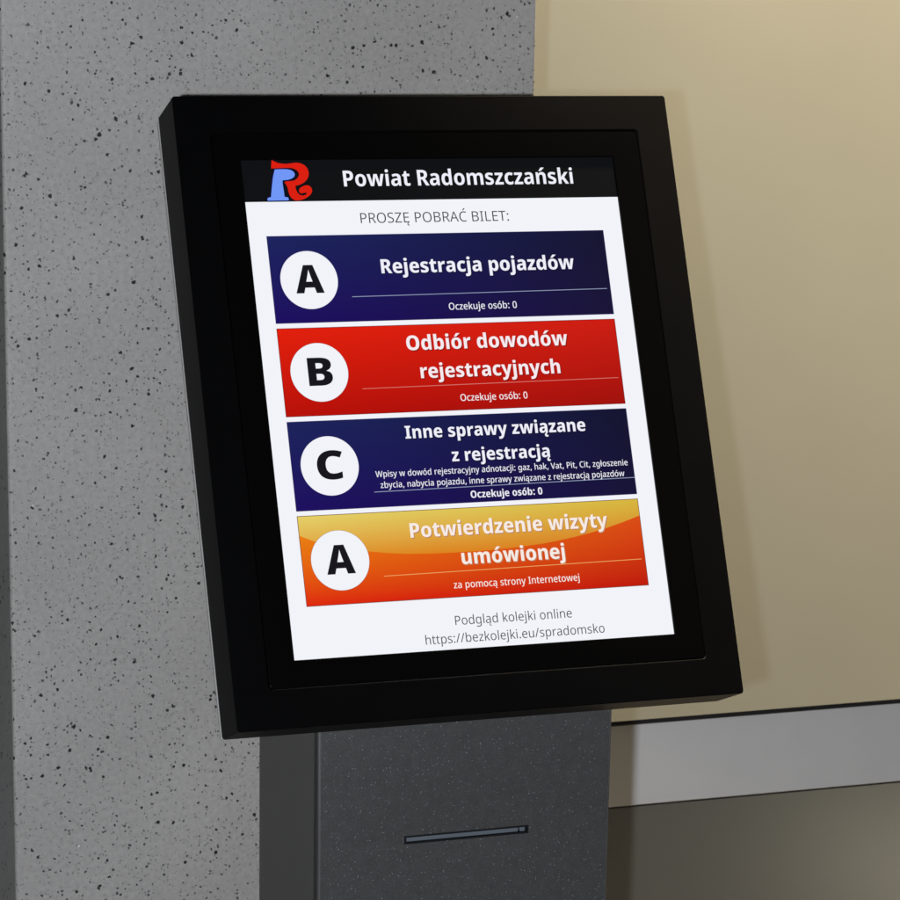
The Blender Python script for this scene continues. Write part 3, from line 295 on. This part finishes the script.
"g":[575,"250,548 49,0q 75,-39q 27,-41 5,0 12,70 80,0 0,-543 0,-77q -50,-104q -105,-54q -81,0 -53,0q -87,16q -37,17 0,89 39,-19q 89,-21q 51,0 65,0q 72,72q 0,69 0,18 0,13q 2,44q 1,14 -4,0 -25,-41q -75,-41q -51,0 -93,0q -106,145q 0,133 0,132q 107,148q|270,466 -39,0q -53,-46q -28,-89q 0,-64 0,-98q 62,-98q 60,0 34,0q 49,21q 32,43q 16,67q 0,45 0,23 0,68q -28,87q -59,41q"],
"h":[578,"175,552 0,-24q -3,-45q -3,-17 7,0 15,27q 46,36q 58,19q 31,0 59,0q 79,-42q 40,-85q 0,-67 0,-354 -97,0 0,339 0,65q -48,61q -51,0 -50,0q -58,-43q -25,-85q 0,-63 0,-274 -98,0 0,760 98,0"],
"i":[252,"175,538 0,-538 -98,0 0,538|127,742 24,0q 32,-29q 0,-31 0,-30q -32,-30q -24,0 -24,0q -32,30q 0,30 0,32q 31,28q"],
"j":[252,"29,-240 -22,0q -36,6q -14,5 0,81 13,-4q 28,-5q 15,0 29,0q 35,36q 0,47 0,612 98,0 0,-614 0,-52q -31,-73q -64,-39q|70,682 0,32q 32,28q 25,0 24,0q 32,-29q 0,-31 0,-30q -32,-30q -24,0 -25,0q -32,30q"],
"k":[510,"174,380 0,-21q -3,-56q -2,-23 4,0 7,10q 20,28q 20,28q 8,10 151,182 112,0 -190,-224 203,-314 -114,0 -156,247 -60,-55 0,-192 -97,0 0,760 97,0"],
"m":[871,"630,548 84,0q 83,-93q 0,-102 0,-353 -98,0 0,340 0,64q -45,62q -47,0 -66,0q -56,-89q 0,-86 0,-291 -97,0 0,340 0,43q -20,56q -41,27q -31,0 -47,0q -52,-46q -22,-85q 0,-61 0,-274 -98,0 0,538 78,0 13,-72 6,0 15,28q 44,36q 56,18q 31,0 58,0q 74,-44q 17,-43 5,0 25,44q 81,43q"],
"n":[578,"328,548 86,0q 90,-93q 0,-101 0,-354 -97,0 0,339 0,64q -48,63q -52,0 -74,0q -58,-96q 0,-96 0,-274 -98,0 0,538 78,0 13,-72 6,0 16,27q 47,37q 59,18q"],
"o":[564,"514,270 0,-66q -31,-103q -60,-73q -87,-38q -56,0 -52,0q -84,38q -61,73q -33,103q 0,66 0,89q 54,124q 105,65q 74,0 69,0q 104,-64q 58,-124q|150,270 0,-62q 28,-90q 59,-47q 45,0 46,0q 58,47q 28,89q 0,63 0,63q -28,88q -58,46q -46,0 -69,0q -63,-102q"],
"p":[575,"326,548 91,0q 108,-139q 0,-139 0,-90q -49,-126q -89,-64q -61,0 -37,0q -57,21q -42,35q -15,22 -5,0 2,-19q 3,-47q 0,-19 0,-223 -98,0 0,778 80,0 13,-72 5,0 16,25q 41,37q 57,20q|303,466 -46,0q -55,-39q -26,-79q -1,-61 0,-19 0,-64q 25,-87q 56,-45q 48,0 41,0q 53,49q 27,88q 0,61 0,93q -60,103q"],
"r":[389,"318,548 14,0q 31,-3q 13,-3 -12,-94 -12,3q -27,4q -15,0 -27,0q -49,-24q -38,-45q -21,-63q 0,-40 0,-283 -98,0 0,538 78,0 12,-95 5,0 15,30q 44,48q 55,27q"],
"s":[443,"403,150 0,-52q -47,-71q -89,-37q -63,0 -51,0q -77,17q -31,16 0,90 32,-17q 85,-26q 41,0 54,0q 51,39q 0,34 0,19q -20,30q -50,30q -46,20 -46,20q -66,41q -35,58q 0,43 0,68q 104,76q 85,0 46,0q 79,-19q 36,-18 -32,-75 -31,14q -67,20q -34,0 -44,0q -49,-33q 0,-28 0,-20q 22,-30q 53,-28q 45,-19 46,-20q 64,-41q 35,-58q"],
"t":[343,"253,72 19,0q 37,7q 14,4 0,-75 -17,-8q -49,-10q -27,0 -42,0q -65,31q -38,71q 0,61 0,308 -68,0 0,48 71,34 33,116 62,0 0,-121 135,0 0,-77 -135,0 0,-303 0,-44q 37,-42q"],
"u":[578,"501,538 0,-538 -79,0 -13,71 -5,0 -15,-27q -49,-37q -58,-17q -32,0 -59,0q -79,43q -39,87q 0,67 0,351 98,0 0,-337 0,-64q 48,-64q 50,0 51,0q 58,43q 25,84q 0,61 0,277"],
"w":[749,"406,301 -6,25q -13,51q -9,46q -3,17 -3,0 -2,-17q -10,-46q -11,-52q -8,-25 -82,-299 -111,0 -138,538 100,0 65,-271 6,-27q 13,-60q 10,-56q 2,-23 4,0 3,15q 7,38q 8,42q 10,41q 5,18 78,283 108,0 77,-284 6,-21q 12,-53q 11,-54q 3,-24 4,0 1,17q 9,49q 13,57q 6,28 69,285 98,0 -140,-538 -112,0"],
"y":[482,"2,538 103,0 101,-303 8,-23q 13,-44q 11,-43q 3,-20 4,0 5,25q 20,69q 12,36 96,303 103,0 -209,-609 -18,-54q -50,-75q -70,-40q -50,0 -21,0q -33,5q -13,3 0,80 10,-2q 28,-4q 15,0 28,0q 39,22q 27,43q 11,31 22,63"],
"z":[428,"395,0 -362,0 0,63 246,398 -231,0 0,77 340,0 0,-70 -242,-390 249,0"],
"ó":[564,"514,270 0,-66q -31,-103q -60,-73q -87,-38q -56,0 -52,0q -84,38q -61,73q -33,103q 0,66 0,89q 54,124q 105,65q 74,0 69,0q 104,-64q 58,-124q|150,270 0,-62q 28,-90q 59,-47q 45,0 46,0q 58,47q 28,89q 0,63 0,63q -28,88q -58,46q -46,0 -69,0q -63,-102q|434,756 -10,-14q -35,-40q -42,-43q -42,-39q -18,-14 -65,0 0,12 17,21q 35,52q 33,53q 11,22 116,0"],
"ą":[527,"272,548 93,0q 88,-91q 0,-93 0,-364 -71,0 -18,75 -4,0 -20,-29q -45,-38q -58,-18q -41,0 -46,0q -70,38q -39,73q 0,51 0,81q 116,87q 117,4 82,3 0,30 0,62q -48,51q -47,0 -35,0q -69,-22q -33,-17 -30,72 36,20q 92,25q|290,258 -82,-3q -66,-53q 0,-49 0,-44q 46,-41q 38,0 56,0q 74,73q 0,71 0,49|383,-114 0,-22q 24,-22q 21,0 15,0q 21,5q 8,1 0,-62 -13,-4q -28,-6q -20,0 -52,0q -53,51q 0,46 0,27q 25,52q 42,46q 24,17 51,-15 -33,-33q -32,-51q"],
"ł":[267,"80,0 0,279 -52,-34 -41,65 93,62 0,388 98,0 0,-323 60,42 42,-65 -102,-70 0,-344"]},"capb":{" ":[260,""],
"0":[541,"502,357 0,-85q -24,-135q -54,-96q -89,-51q -65,0 -78,0q -103,83q -50,164q 0,120 0,119q 47,164q 102,84q 82,0 79,0q 102,-85q 51,-164q|185,357 0,-83q 16,-108q 37,-54q 32,0 33,0q 37,53q 16,110q 0,82 0,82q -16,109q -37,54q -33,0 -32,0q -37,-54q -16,-109q"],
":":[273,"54,71 0,44q 47,39q 36,0 36,0q 46,-39q 0,-44 0,-43q -47,-40q -35,0 -36,0q -47,40q|54,472 0,44q 47,39q 36,0 36,0q 46,-39q 0,-44 0,-43q -47,-40q -35,0 -36,0q -47,40q"],
"O":[721,"670,358 0,-84q -37,-135q -76,-98q -117,-51q -79,0 -80,0q -116,52q -77,97q -37,136q 0,84 0,114q 67,164q 139,88q 104,0 106,0q 137,-90q 66,-165q|205,358 0,-77q 33,-108q 69,-57q 54,0 54,0q 68,56q 33,109q 0,77 0,117q -73,126q -82,0 -54,0q -69,-57q -33,-108q"],
"b":[586,"211,579 0,-26q -3,-53q -3,-24 6,0 22,36q 69,44q 51,0 86,0q 103,-145q 0,-137 0,-91q -47,-128q -86,-65q -59,0 -52,0q -63,39q -24,30 -9,0 -23,-59 -112,0 0,760 144,0|306,439 -34,0q -43,-34q -18,-67q 0,-50 0,-21 0,-80q 43,-79q 54,0 43,0q 45,84q 0,84 0,81q -44,82q"],
"c":[475,"286,-10 -75,0q -109,60q -59,124q 0,96 0,95q 62,127q 113,65q 77,0 45,0q 77,-20q 32,-17 -42,-111 -27,13q -55,16q -28,0 -34,0q -48,-37q -25,-74q 0,-56 0,-55q 25,-72q 48,-35q 35,0 37,0q 69,22q 31,19 0,-119 -29,-19q -73,-22q"],
"e":[548,"281,556 71,0q 101,-58q 54,-111q 0,-79 0,-73 -319,0 1,-65q 65,-70q 61,0 46,0q 76,19q 41,21 0,-112 -38,-19q -84,-19q -57,0 -79,0q -115,63q -62,125q 0,92 0,94q 58,127q 107,65q|284,451 -40,0q -50,-58q -4,-59 183,0 0,35q -20,52q -40,30q"],
"j":[279,"41,-240 -22,0q -46,6q -17,6 0,116 14,-4q 26,-5q 14,0 26,0q 31,34q 0,46 0,588 144,0 0,-606 0,-54q -35,-82q -76,-45q|62,687 0,41q 43,33q 35,0 34,0q 44,-34q 0,-40 0,-39q -44,-34q -34,0 -34,0q -44,34q"],
"k":[562,"211,425 0,-30q -4,-69q -4,-29 4,0 7,12q 19,29q 19,29q 8,10 130,170 159,0 -180,-230 191,-317 -163,0 -128,221 -58,-50 0,-171 -144,0 0,760 144,0"],
"o":[577,"533,274 0,-64q -32,-105q -62,-75q -92,-40q -60,0 -56,0q -90,40q -64,75q -34,105q 0,64 0,89q 57,126q 110,68q 80,0 72,0q 109,-66q 62,-125q|189,274 0,-54q 21,-77q 44,-40q 35,0 35,0q 43,40q 20,77q 0,54 0,56q -20,75q -44,38q -35,0 -52,0q -47,-86q"],
"s":[457,"420,161 0,-53q -46,-77q -92,-41q -70,0 -51,0q -83,15q -38,17 0,125 39,-20q 90,-24q 37,0 39,0q 37,25q 0,23 0,15q -18,24q -47,26q -44,19 -43,19q -60,44q -31,61q 0,43 0,74q 109,81q 92,0 48,0q 84,-22q 42,-21 -41,-102 -33,17q -70,21q -29,0 -31,0q -33,-21q 0,-20 0,-14q 17,-21q 47,-24q 43,-20 44,-19q 60,-44q 32,-61q"],
"u":[597,"530,547 0,-547 -111,0 -18,70 -8,0 -15,-28q -47,-35q -57,-17q -33,0 -54,0q -80,44q -42,89q 0,67 0,357 144,0 0,-319 0,-59q 35,-60q 39,0 41,0q 45,40q 17,78q 0,55 0,265"],
"z":[446,"420,0 -394,0 0,86 223,347 -210,0 0,114 372,0 0,-95 -216,-339 225,0"],
"ó":[577,"533,274 0,-64q -32,-105q -62,-75q -92,-40q -60,0 -56,0q -90,40q -64,75q -34,105q 0,64 0,89q 57,126q 110,68q 80,0 72,0q 109,-66q 62,-125q|189,274 0,-54q 21,-77q 44,-40q 35,0 35,0q 43,40q 20,77q 0,54 0,56q -20,75q -44,38q -35,0 -52,0q -47,-86q|473,756 -13,-14q -42,-39q -48,-43q -47,-40q -19,-14 -97,0 0,13 16,22q 39,51q 36,52q 13,22 162,0"]},"black":{"A":[719,"518,0 -40,141 -236,0 -40,-141 -202,0 237,717 242,0 240,-717|404,418 -5,18q -17,69q -18,73q -5,23 -4,-24q -16,-69q -17,-67q -6,-23 -35,-125 158,0"],
"B":[672,"324,714 153,0q 133,-91q 0,-87 0,-46q -34,-65q -52,-39q -28,-7 0,-5 30,-7q 59,-34q 39,-68q 0,-57 0,-65q -65,-93q -121,-50q -84,0 -275,0 0,714|327,437 52,0q 41,42q 0,31 0,31q -47,33q -51,0 -59,0 0,-137|263,302 0,-159 74,0 54,0q 43,45q 0,36 0,20q -18,36q -44,22q -39,0"],
"C":[648,"396,573 -36,0q -57,-30q -41,-57q -21,-80q 0,-52 0,-69q 36,-95q 73,-49q 56,0 47,0q 88,26q 45,18 0,-156 -47,-20q -97,-19q -57,0 -115,0q -148,92q -70,165q 0,108 0,81q 45,135q 88,99q 129,54q 84,0 52,0q 113,-24q 54,-25 -57,-146 -39,19q -80,25q"]}}''')
_cache = {}
def glyph(style, ch):
    k = (style, ch)
    if k in _cache: return _cache[k]
    adv, s = GLYPHS[style][ch]; loops = []
    for cs in (s.split('|') if s else []):
        P = []; x = y = 0
        for t in cs.split(' '):
            on = not t.endswith('q'); a, b = t.rstrip('q').split(','); x += int(a); y += int(b); P.append((x,y,on))
        Q = []
        for i, (x0,y0,on) in enumerate(P):        # implied on-curve points
            Q.append((x0,y0,on)); x1,y1,o1 = P[(i+1)%len(P)]
            if not on and not o1: Q.append(((x0+x1)/2,(y0+y1)/2,True))
        while not Q[0][2]: Q = Q[1:]+Q[:1]
        pts = []; n = len(Q); i = 0
        while i < n:
            p = Q[i]; nx = Q[(i+1)%n]; pts.append((p[0],p[1]))
            if not nx[2]:
                e = Q[(i+2)%n]
                for t in (.25,.5,.75): pts.append(((1-t)**2*p[0]+2*t*(1-t)*nx[0]+t*t*e[0], (1-t)**2*p[1]+2*t*(1-t)*nx[1]+t*t*e[1]))
                i += 2
            else: i += 1
        loops.append(pts)
    def area(L): return sum(L[i][0]*L[(i+1)%len(L)][1]-L[(i+1)%len(L)][0]*L[i][1] for i in range(len(L)))/2
    def inside(p, L):
        r = False
        for i in range(len(L)):
            a, b = L[i], L[(i+1)%len(L)]
            if (a[1] > p[1]) != (b[1] > p[1]) and p[0] < (b[0]-a[0])*(p[1]-a[1])/(b[1]-a[1])+a[0]: r = not r
        return r
    outs = [L for L in loops if area(L) < 0]; holes = [L for L in loops if area(L) >= 0]; V = []; T = []
    for k2, o in enumerate(outs):
        grp = [o]+[h for h in holes if inside(h[0], o)]; flat = [q for L in grp for q in L]; base = len(V)
        V += [(q[0],q[1],k2) for q in flat]
        for t in tessellate_polygon([[Vector((q[0],q[1],0)) for q in L] for L in grp]): T.append([base+i for i in t])
    _cache[k] = (adv, V, T); return _cache[k]

# screen pixel (1024 x 1280) to display-local metres; z is the height above the display face
SL, SR, ST, SB, DS = -0.1367, 0.1346, 0.1694, -0.1698, -0.0022
def px(x, y, z=0): return (SL+(SR-SL)*x/1024, ST-(ST-SB)*y/1280, DS+z*.00004)
class Art:
    def __init__(s): s.v=[]; s.f=[]; s.i=[]; s.m=[]
    def mi(s, m):
        if m not in s.m: s.m.append(m)
        return s.m.index(m)
    def poly(s, pts, z, m):
        b = len(s.v); s.v += [px(x,y,z) for x,y in pts]
        for t in tessellate_polygon([[Vector((x,y,0)) for x,y in pts]]): s.f.append([b+i for i in t]); s.i.append(s.mi(m))
    def rect(s, x0,y0,x1,y1,z,m):
        b = len(s.v); s.v += [px(x0,y1,z),px(x1,y1,z),px(x1,y0,z),px(x0,y0,z)]; s.f.append([b,b+1,b+2,b+3]); s.i.append(s.mi(m))
    def disc(s, cx,cy,r,z,m,n=72):
        b = len(s.v); s.v += [px(cx+r*math.cos(2*math.pi*k/n), cy-r*math.sin(2*math.pi*k/n), z) for k in range(n)]; s.f.append(list(range(b,b+n))); s.i.append(s.mi(m))
    def text(s, style, t, x0, x1, base, z, m, ky=1., dx=0, dy=0):
        run = 0; lo = None; items = []
        for ch in t:
            adv, V, T = glyph(style, ch); items.append((run, V, T))
            if V:
                if lo is None: lo = run+min(q[0] for q in V)
                hi = run+max(q[0] for q in V)
            run += adv
        k = (x1-x0)/(hi-lo)
        for r, V, T in items:
            b = len(s.v); s.v += [px(x0+dx+(r+q[0]-lo)*k, base+dy-q[1]*k*ky, z+q[2]*.1) for q in V]
            for tr in T: s.f.append([b+i for i in tr]); s.i.append(s.mi(m))
    def build(s, name, parent): 
        o = mesh(name, s.v, s.f, s.m, parent, s.i)
        bm = bmesh.new(); bm.from_mesh(o.data)
        for f in bm.faces:
            if f.normal.z < 0: f.normal_flip()
        bm.to_mesh(o.data); bm.free(); return o

# ---------------------------------------------------------------- setting
bm = bmesh.new(); box(bm, -3,3,-3.5,.53,-.05,0); tag(bmobj('floor', bm, M['floor']), kind='structure', label='grey floor under the kiosk')
wall = bmobj('wall', (lambda b:(box(b, -.9,2.4,.486,.60,ZC-.3763,2.9), b)[1])(bmesh.new()), M['wall'])
tag(wall, 'smooth beige wall behind the kiosk and the stone column', 'wall')
bm = bmesh.new(); box(bm, -.9,2.4,.512,.60,0,ZC-.4655); tag(bmobj('lower_panel', bm, M['wall_low'], wall), 'darker glossy lower part of the wall')
rail = empty('wall_rail', (.75,.5,ZC-.424)); tag(rail, 'pale grey board with black top edge running along the beige wall', 'wall rail')
def at(o, root): o.matrix_parent_inverse = Matrix.Translation(-Vector(root.location)); return o
bm = bmesh.new(); box(bm, -.9,2.4,.500,.530,ZC-.4625,ZC-.3825); at(bmobj('board', bm, M['rail'], rail, .0008, 1), rail)
bm = bmesh.new(); box(bm, -.9,2.4,.4900,.530,ZC-.3822,ZC-.3765); at(bmobj('top_trim', bm, M['trim_gap'], rail, .0008, 1), rail)
bm = bmesh.new(); box(bm, -.9,2.4,.504,.530,ZC-.4653,ZC-.4627); at(bmobj('shadow_gap', bm, M['trim_gap'], rail), rail)  # black strip standing in for the shadow gap below the board
bm = bmesh.new(); box(bm, -.2712,.1313,.2,.4845,0,2.9)
tag(bmobj('stone_column', bm, M['stone'], None, .003, 3), 'square grey terrazzo column with black specks behind the kiosk', 'column')

# ---------------------------------------------------------------- kiosk
kiosk = tag(empty('ticket_kiosk', (0,0,0)), 'black queue ticket kiosk with a tilted lit touch screen on an anthracite post', 'ticket kiosk')
W2, H2, D = .18, .214, .0421
# post: front panel with the ticket slot cut through, two side panels, back panel, foot
PX, PY, PB = .1073, -.0239, .1196
s_, c_ = math.sin(TILT), math.cos(TILT)
def back_z(y, d=D): return ZC + ((y-d*c_)/s_)*c_ - d*s_          # the housing's back plane
SX0, SX1, SZ0, SZ1 = -.0454, .0462, ZC-.3030, ZC-.2970
bm = bmesh.new()
def front_panel(bm, y0, y1, zt0, zt1):
    X = (-PX, SX0, SX1, PX); Z = (0.012, SZ0, SZ1, None)
    def P(i, j, y): return (X[i], y, (zt0 if y == y0 else zt1) if Z[j] is None else Z[j])
    V = {(i,j,k): bm.verts.new(P(i,j,(y0,y1)[k])) for i in range(4) for j in range(4) for k in (0,1)}
    for i in range(3):
        for j in range(3):
            if (i,j) != (1,1):
                for k in (0,1): bm.faces.new([V[i,j,k],V[i+1,j,k],V[i+1,j+1,k],V[i,j+1,k]])
    q = lambda *a: bm.faces.new([V[x] for x in a])
    for t in range(3):
        q((t,0,0),(t+1,0,0),(t+1,0,1),(t,0,1)); q((t,3,0),(t+1,3,0),(t+1,3,1),(t,3,1))
        q((0,t,0),(0,t+1,0),(0,t+1,1),(0,t,1)); q((3,t,0),(3,t+1,0),(3,t+1,1),(3,t,1))
    q((1,1,0),(2,1,0),(2,1,1),(1,1,1)); q((1,2,0),(2,2,0),(2,2,1),(1,2,1)); q((1,1,0),(1,2,0),(1,2,1),(1,1,1)); q((2,1,0),(2,2,0),(2,2,1),(2,1,1))
front_panel(bm, PY, PY+.010, back_z(PY)-.0005, back_z(PY+.010)-.0005)
fp = bmobj('front_panel', bm, [M['post'], M['rim']], kiosk, .0016, 2)
vg = fp.vertex_groups.new(name='rim'); vg.add([v.index for v in fp.data.vertices if abs(abs(v.co.x)-PX) < 1e-4 and v.co.y < PY+.001], 1.0, 'REPLACE')
bv = fp.modifiers['bevel']; bv.limit_method = 'VGROUP'; bv.vertex_group = 'rim'; bv.material = 1
bm = bmesh.new(); box(bm, SX0-.004,SX1+.004,PY+.0085,PY+.03,SZ0-.006,SZ1+.006)
for q in ((SX0+.0001,SX1-.0001,SZ0+.0001,SZ0+.0012),(SX0+.0001,SX1-.0001,SZ1-.0012,SZ1-.0001),(SX0+.0001,SX0+.0015,SZ0+.0013,SZ1-.0013),(SX1-.0015,SX1-.0001,SZ0+.0013,SZ1-.0013)):
    box(bm, q[0],q[1],PY-.0003,PY+.0082,q[2],q[3])      # black ring added in place of the shade in the gap round the lip
slot = bmobj('ticket_slot', bm, M['slot'], kiosk)
bm = bmesh.new(); box(bm, SX0+.0018,SX1-.0074,PY+.0006,PY+.008,SZ0+.0015,SZ1-.0015); bmobj('slot_lip', bm, M['lip'], slot, .0005, 2)
bm = bmesh.new(); box(bm, SX1-.0062,SX1-.0022,PY+.0004,PY+.008,SZ0+.0015,SZ1-.0011); bmobj('slot_latch', bm, M['lip'], slot, .0006, 2)
def side_panel(x0, x1):
    b = bmesh.new(); y0, y1 = PY+.0108, PB
    prism(b, [(y0,.012),(y1,.012),(y1,ZC+.02),(y1-.02,back_z(y1-.02)-.001 if back_z(y1-.02)<ZC+.1 else ZC+.1),(y0,back_z(y0)-.001)], x0, x1)
    return b
bmobj('side_panel', side_panel(-PX+.0012,-PX+.0032), M['side'], kiosk)
bmobj('side_panel', side_panel(PX-.0032,PX-.0012), M['side'], kiosk)
bm = bmesh.new(); box(bm, -PX+.0034,PX-.0034,PB-.003,PB-.001,.012,ZC+.018); bmobj('back_panel', bm, M['side'], kiosk)
bm = bmesh.new(); box(bm, -.17,.17,-.16,.19,.0005,.0115); bmobj('base_plate', bm, M['side'], kiosk, .003, 2)
# display
HEAD = Matrix.Translation((0,0,ZC)) @ Matrix.Rotation(math.pi/2-TILT, 4, 'X')
def head(o): o.matrix_world = HEAD; return o
SEAM = (-.1558,.1552,-.1881,.1885)
bm = bmesh.new(); frame(bm, (-W2,W2,-H2,H2), SEAM, -D+.0022, 0, .0022, .003)
hs = head(bmobj('display_housing', bm, [M['casing'], M['housing']], kiosk, .0010, 2))
for p in hs.data.polygons:
    if p.normal.z > .9: p.material_index = 1
bm = bmesh.new(); box(bm, -W2-.0006,W2-.001,-H2+.0004,H2-.0035,-D,-D+.0020); bmobj('back_cover', bm, M['edge'], hs, .0004, 1)
bm = bmesh.new(); frame(bm, (SEAM[0]+.0006,SEAM[1]-.0006,SEAM[2]+.0006,SEAM[3]-.0006), (SL,SR,SB,ST), -.006, -.0004, .0028, 0)
head(bmobj('glass_bezel', bm, M['glass'], kiosk, .0004, 1))
# lit screen
a = Art(); a.rect(-6,0,1030,1286,0,U['white']); sc = head(a.build('screen', kiosk))
a = Art(); a.rect(-6,-6,1030,109.5,1,U['header']); a.build('header_bar', sc)
a = Art(); a.text('hdr','Powiat Radomszczański',268.6,903.3,71.5,3,U['pale'],1.02); a.build('header_title', sc)
RED = [(83,-.5),(88,2.6),(99,7.6),(110,9.6),(122,10.2),(134,8.6),(146,7.2),(155,8),(163,10.6),(170,15.4),(175,22),(177.4,30),(177.4,37),(175.6,44),(172.4,50),(168,55.2),(162.6,59.6),(156.6,63),(150,65.8),(144,67.4),(138.6,68),(138.4,73),(139.2,78),(140.8,83.6),(143.4,88.4),(147,92),(151.6,94),(157,94.2),(162.4,92.6),(166,90),(167.6,87.8),(164,86.8),(159.4,87),(154.6,88.6),(150.2,88.2),(147.2,85.4),(146.6,81.4),(147.8,77),(151,73.6),(155.2,71),(160,69),(165.6,67.4),(170.8,67.2),(175.4,68.8),(179,72),(181.2,76.4),(181.6,81.6),(180,86.6),(177,91),(172.4,95.2),(167,98.8),(161,102),(154.8,104.4),(148.4,106),(141,107),(134,106.6),(128.4,103.8),(124,99.6),(121.2,94.6),(119.4,89),(118.4,82),(117.4,74),(116,68.6),(114,64.4),(110.4,59.2),(113,57),(117,56),(125,55.8),(132.8,55),(138,53.6),(142.4,51.4),(146,48.2),(149.2,44),(151,40.4),(151.6,36.8),(150.6,32.6),(148.2,28.8),(144.8,26),(140,23.4),(134.4,21.6),(128,20.6),(115,20.6),(103,21.2),(91,21.6),(79,22),(81,10)]
BLUE = [(88.4,24.6),(101,24.2),(115,24),(123.4,24.8),(130.8,26.6),(135.6,29.4),(138.8,33.2),(140,36.8),(139.8,40.6),(137.6,44.4),(133.6,47.6),(127.6,50.4),(120.8,52.2),(114,53),(106.4,53.2),(105.4,58),(105.2,64),(105.6,71),(106.2,80),(106.4,88),(106.6,97.4),(112,97.8),(115.6,99.2),(116.8,102.6),(116.6,106.6),(61,106.6),(60.4,103),(61.6,100),(65.6,98),(70.6,97.4),(72.6,87),(75,75),(77.8,62),(80.6,48.6),(84.4,36)]
def grow(P, r):
    n = len(P); Q = []; ar = sum(P[i][0]*P[(i+1)%n][1]-P[(i+1)%n][0]*P[i][1] for i in range(n)); sg = 1 if ar > 0 else -1
    for i in range(n):
        dx, dy = P[(i+1)%n][0]-P[i-1][0], P[(i+1)%n][1]-P[i-1][1]; l = math.hypot(dx,dy) or 1
        Q.append((P[i][0]+sg*r*dy/l, P[i][1]-sg*r*dx/l))
    return Q
a = Art(); a.poly(grow(BLUE,3.2),2,U['navy_line']); a.poly(RED,3,U['red']); a.poly(BLUE,4,U['blue']); a.build('emblem', sc)
a = Art(); a.text('light','PROSZĘ POBRAĆ BILET:',302.5,709,169.6,2,U['grey'],.96); a.build('prompt_text', sc)
a = Art(); a.text('light','Podgląd kolejki online',431.4,748,1218.6,2,U['grey']); a.text('light','https://bezkolejki.eu/spradomsko',347.1,832.6,1263,2,U['grey']); a.build('footer_text', sc)
GLOSS = [(48.5,969.5),(84,985.5),(130,999.5),(180,1011),(227,1019.5),(275,1026),(330,1031),(390,1033.6),(450,1034.4),(510,1034.2),(570,1032.6),(630,1029.6),(694,1024.2),(740,1018.4),(783,1011.6),(830,1002.8),(874,993),(920,980.6),(970,965)]
def button(letter, y0, cy, fill, edge, lab, titles, caps, ink, shade, line, ly, gloss=False, small=0):
    y1 = y0+228.2; x0, x1 = 47.2, 970.8
    a = Art(); a.rect(x0,y0,x1,y1,2,fill); b = head(a.build('menu_button', kiosk)); tag(b, lab)
    a = Art()
    for q in ((x0,y0,x1,y0+1.6),(x0,y1-1.6,x1,y1),(x0,y0+1.6,x0+1.6,y1-1.6),(x1-1.6,y0+1.6,x1,y1-1.6)): a.rect(*q,4.2,edge)
    a.build('button_outline', b)
    if gloss: a = Art(); a.poly([(x0,y0)]+[(x0,GLOSS[0][1])]+GLOSS[1:-1]+[(x1,GLOSS[-1][1]),(x1,y0)],3,U['gloss_fill']); a.build('gloss', b)
    a = Art(); a.disc(147.4,cy,76.4,4.4,edge); a.disc(147.4,cy,75.8,5,U['white'])
    wd = dict(A=75,B=64,C=69)[letter]; cx = 147.4+dict(A=0,B=2,C=1)[letter]
    a.text('black',letter,cx-wd/2,cx+wd/2,cy+34.5,6,U['ink'], dict(A=.985,B=.865,C=.84)[letter]); a.build('letter_badge', b)
    a = Art()
    for t, p0, p1, base in titles:
        a.text('bold',t,p0,p1,base,4.6,shade,.98,2.2,2.4); a.text('bold',t,p0,p1,base,5.6,ink,.98)
    a.build('button_title', b)
    a = Art()
    for st, t, p0, p1, base in caps: a.text(st,t,p0,p1,base,6.6,ink)
    a.build('button_caption', b)
    a = Art(); xe = 960 if small < 1 else 970; a.poly([(256.5,ly),(xe,ly-4.6),(xe,ly-2.9),(256.5,ly+1.7)],6.2,line); a.build('divider_line', b)
button('A',199.6,316.2,U['navy_fill'],U['edge_navy'],'topmost navy button with letter A and the title Rejestracja pojazdów',[('Rejestracja pojazdów',342.6,875.5,303.3)],[('cap','Oczekuje osób: 0',514,701,404)],U['pale'],U['shade_navy'],U['line_navy'],362)
button('B',440.2,556.4,U['red_fill'],U['edge_red'],'red button with letter B',[('Odbiór dowodów',387,830.2,507),('rejestracyjnych',416.3,799.8,581)],[('cap','Oczekuje osób: 0',516,700,644.3)],U['rose'],U['shade_red'],U['line_red'],602)
button('C',680.6,797.0,U['navy_fill2'],U['edge_navy'],'navy button with letter C and two lines of small print',[('Inne sprawy związane',356,849.7,736),('z rejestracją',474,742.4,800.2)],
  [('cap','Wpisy w dowód rejestracyjny adnotacji: gaz, hak, Vat, Pit, Cit, zgłoszenie',265,955,831.7),('cap','zbycia, nabycia pojazdu, inne sprawy związane z rejestracją pojazdów',275,942.2,860),('capb','Oczekuje osób: 0',512.5,708.4,896.8)],U['pale'],U['shade_navy'],U['line_navy'],868.4,False,1)
button('A',920.6,1037.4,U['orange_fill'],U['edge_orange'],'orange button with a yellow gloss and letter A, lowest of the four',[('Potwierdzenie wizyty',339,877.7,990.6),('umówionej',468,749.3,1065.5)],[('cap','za pomocą strony Internetowej',438.6,781,1125.6)],U['cream'],U['shade_orange'],U['line_orange'],1083,True)
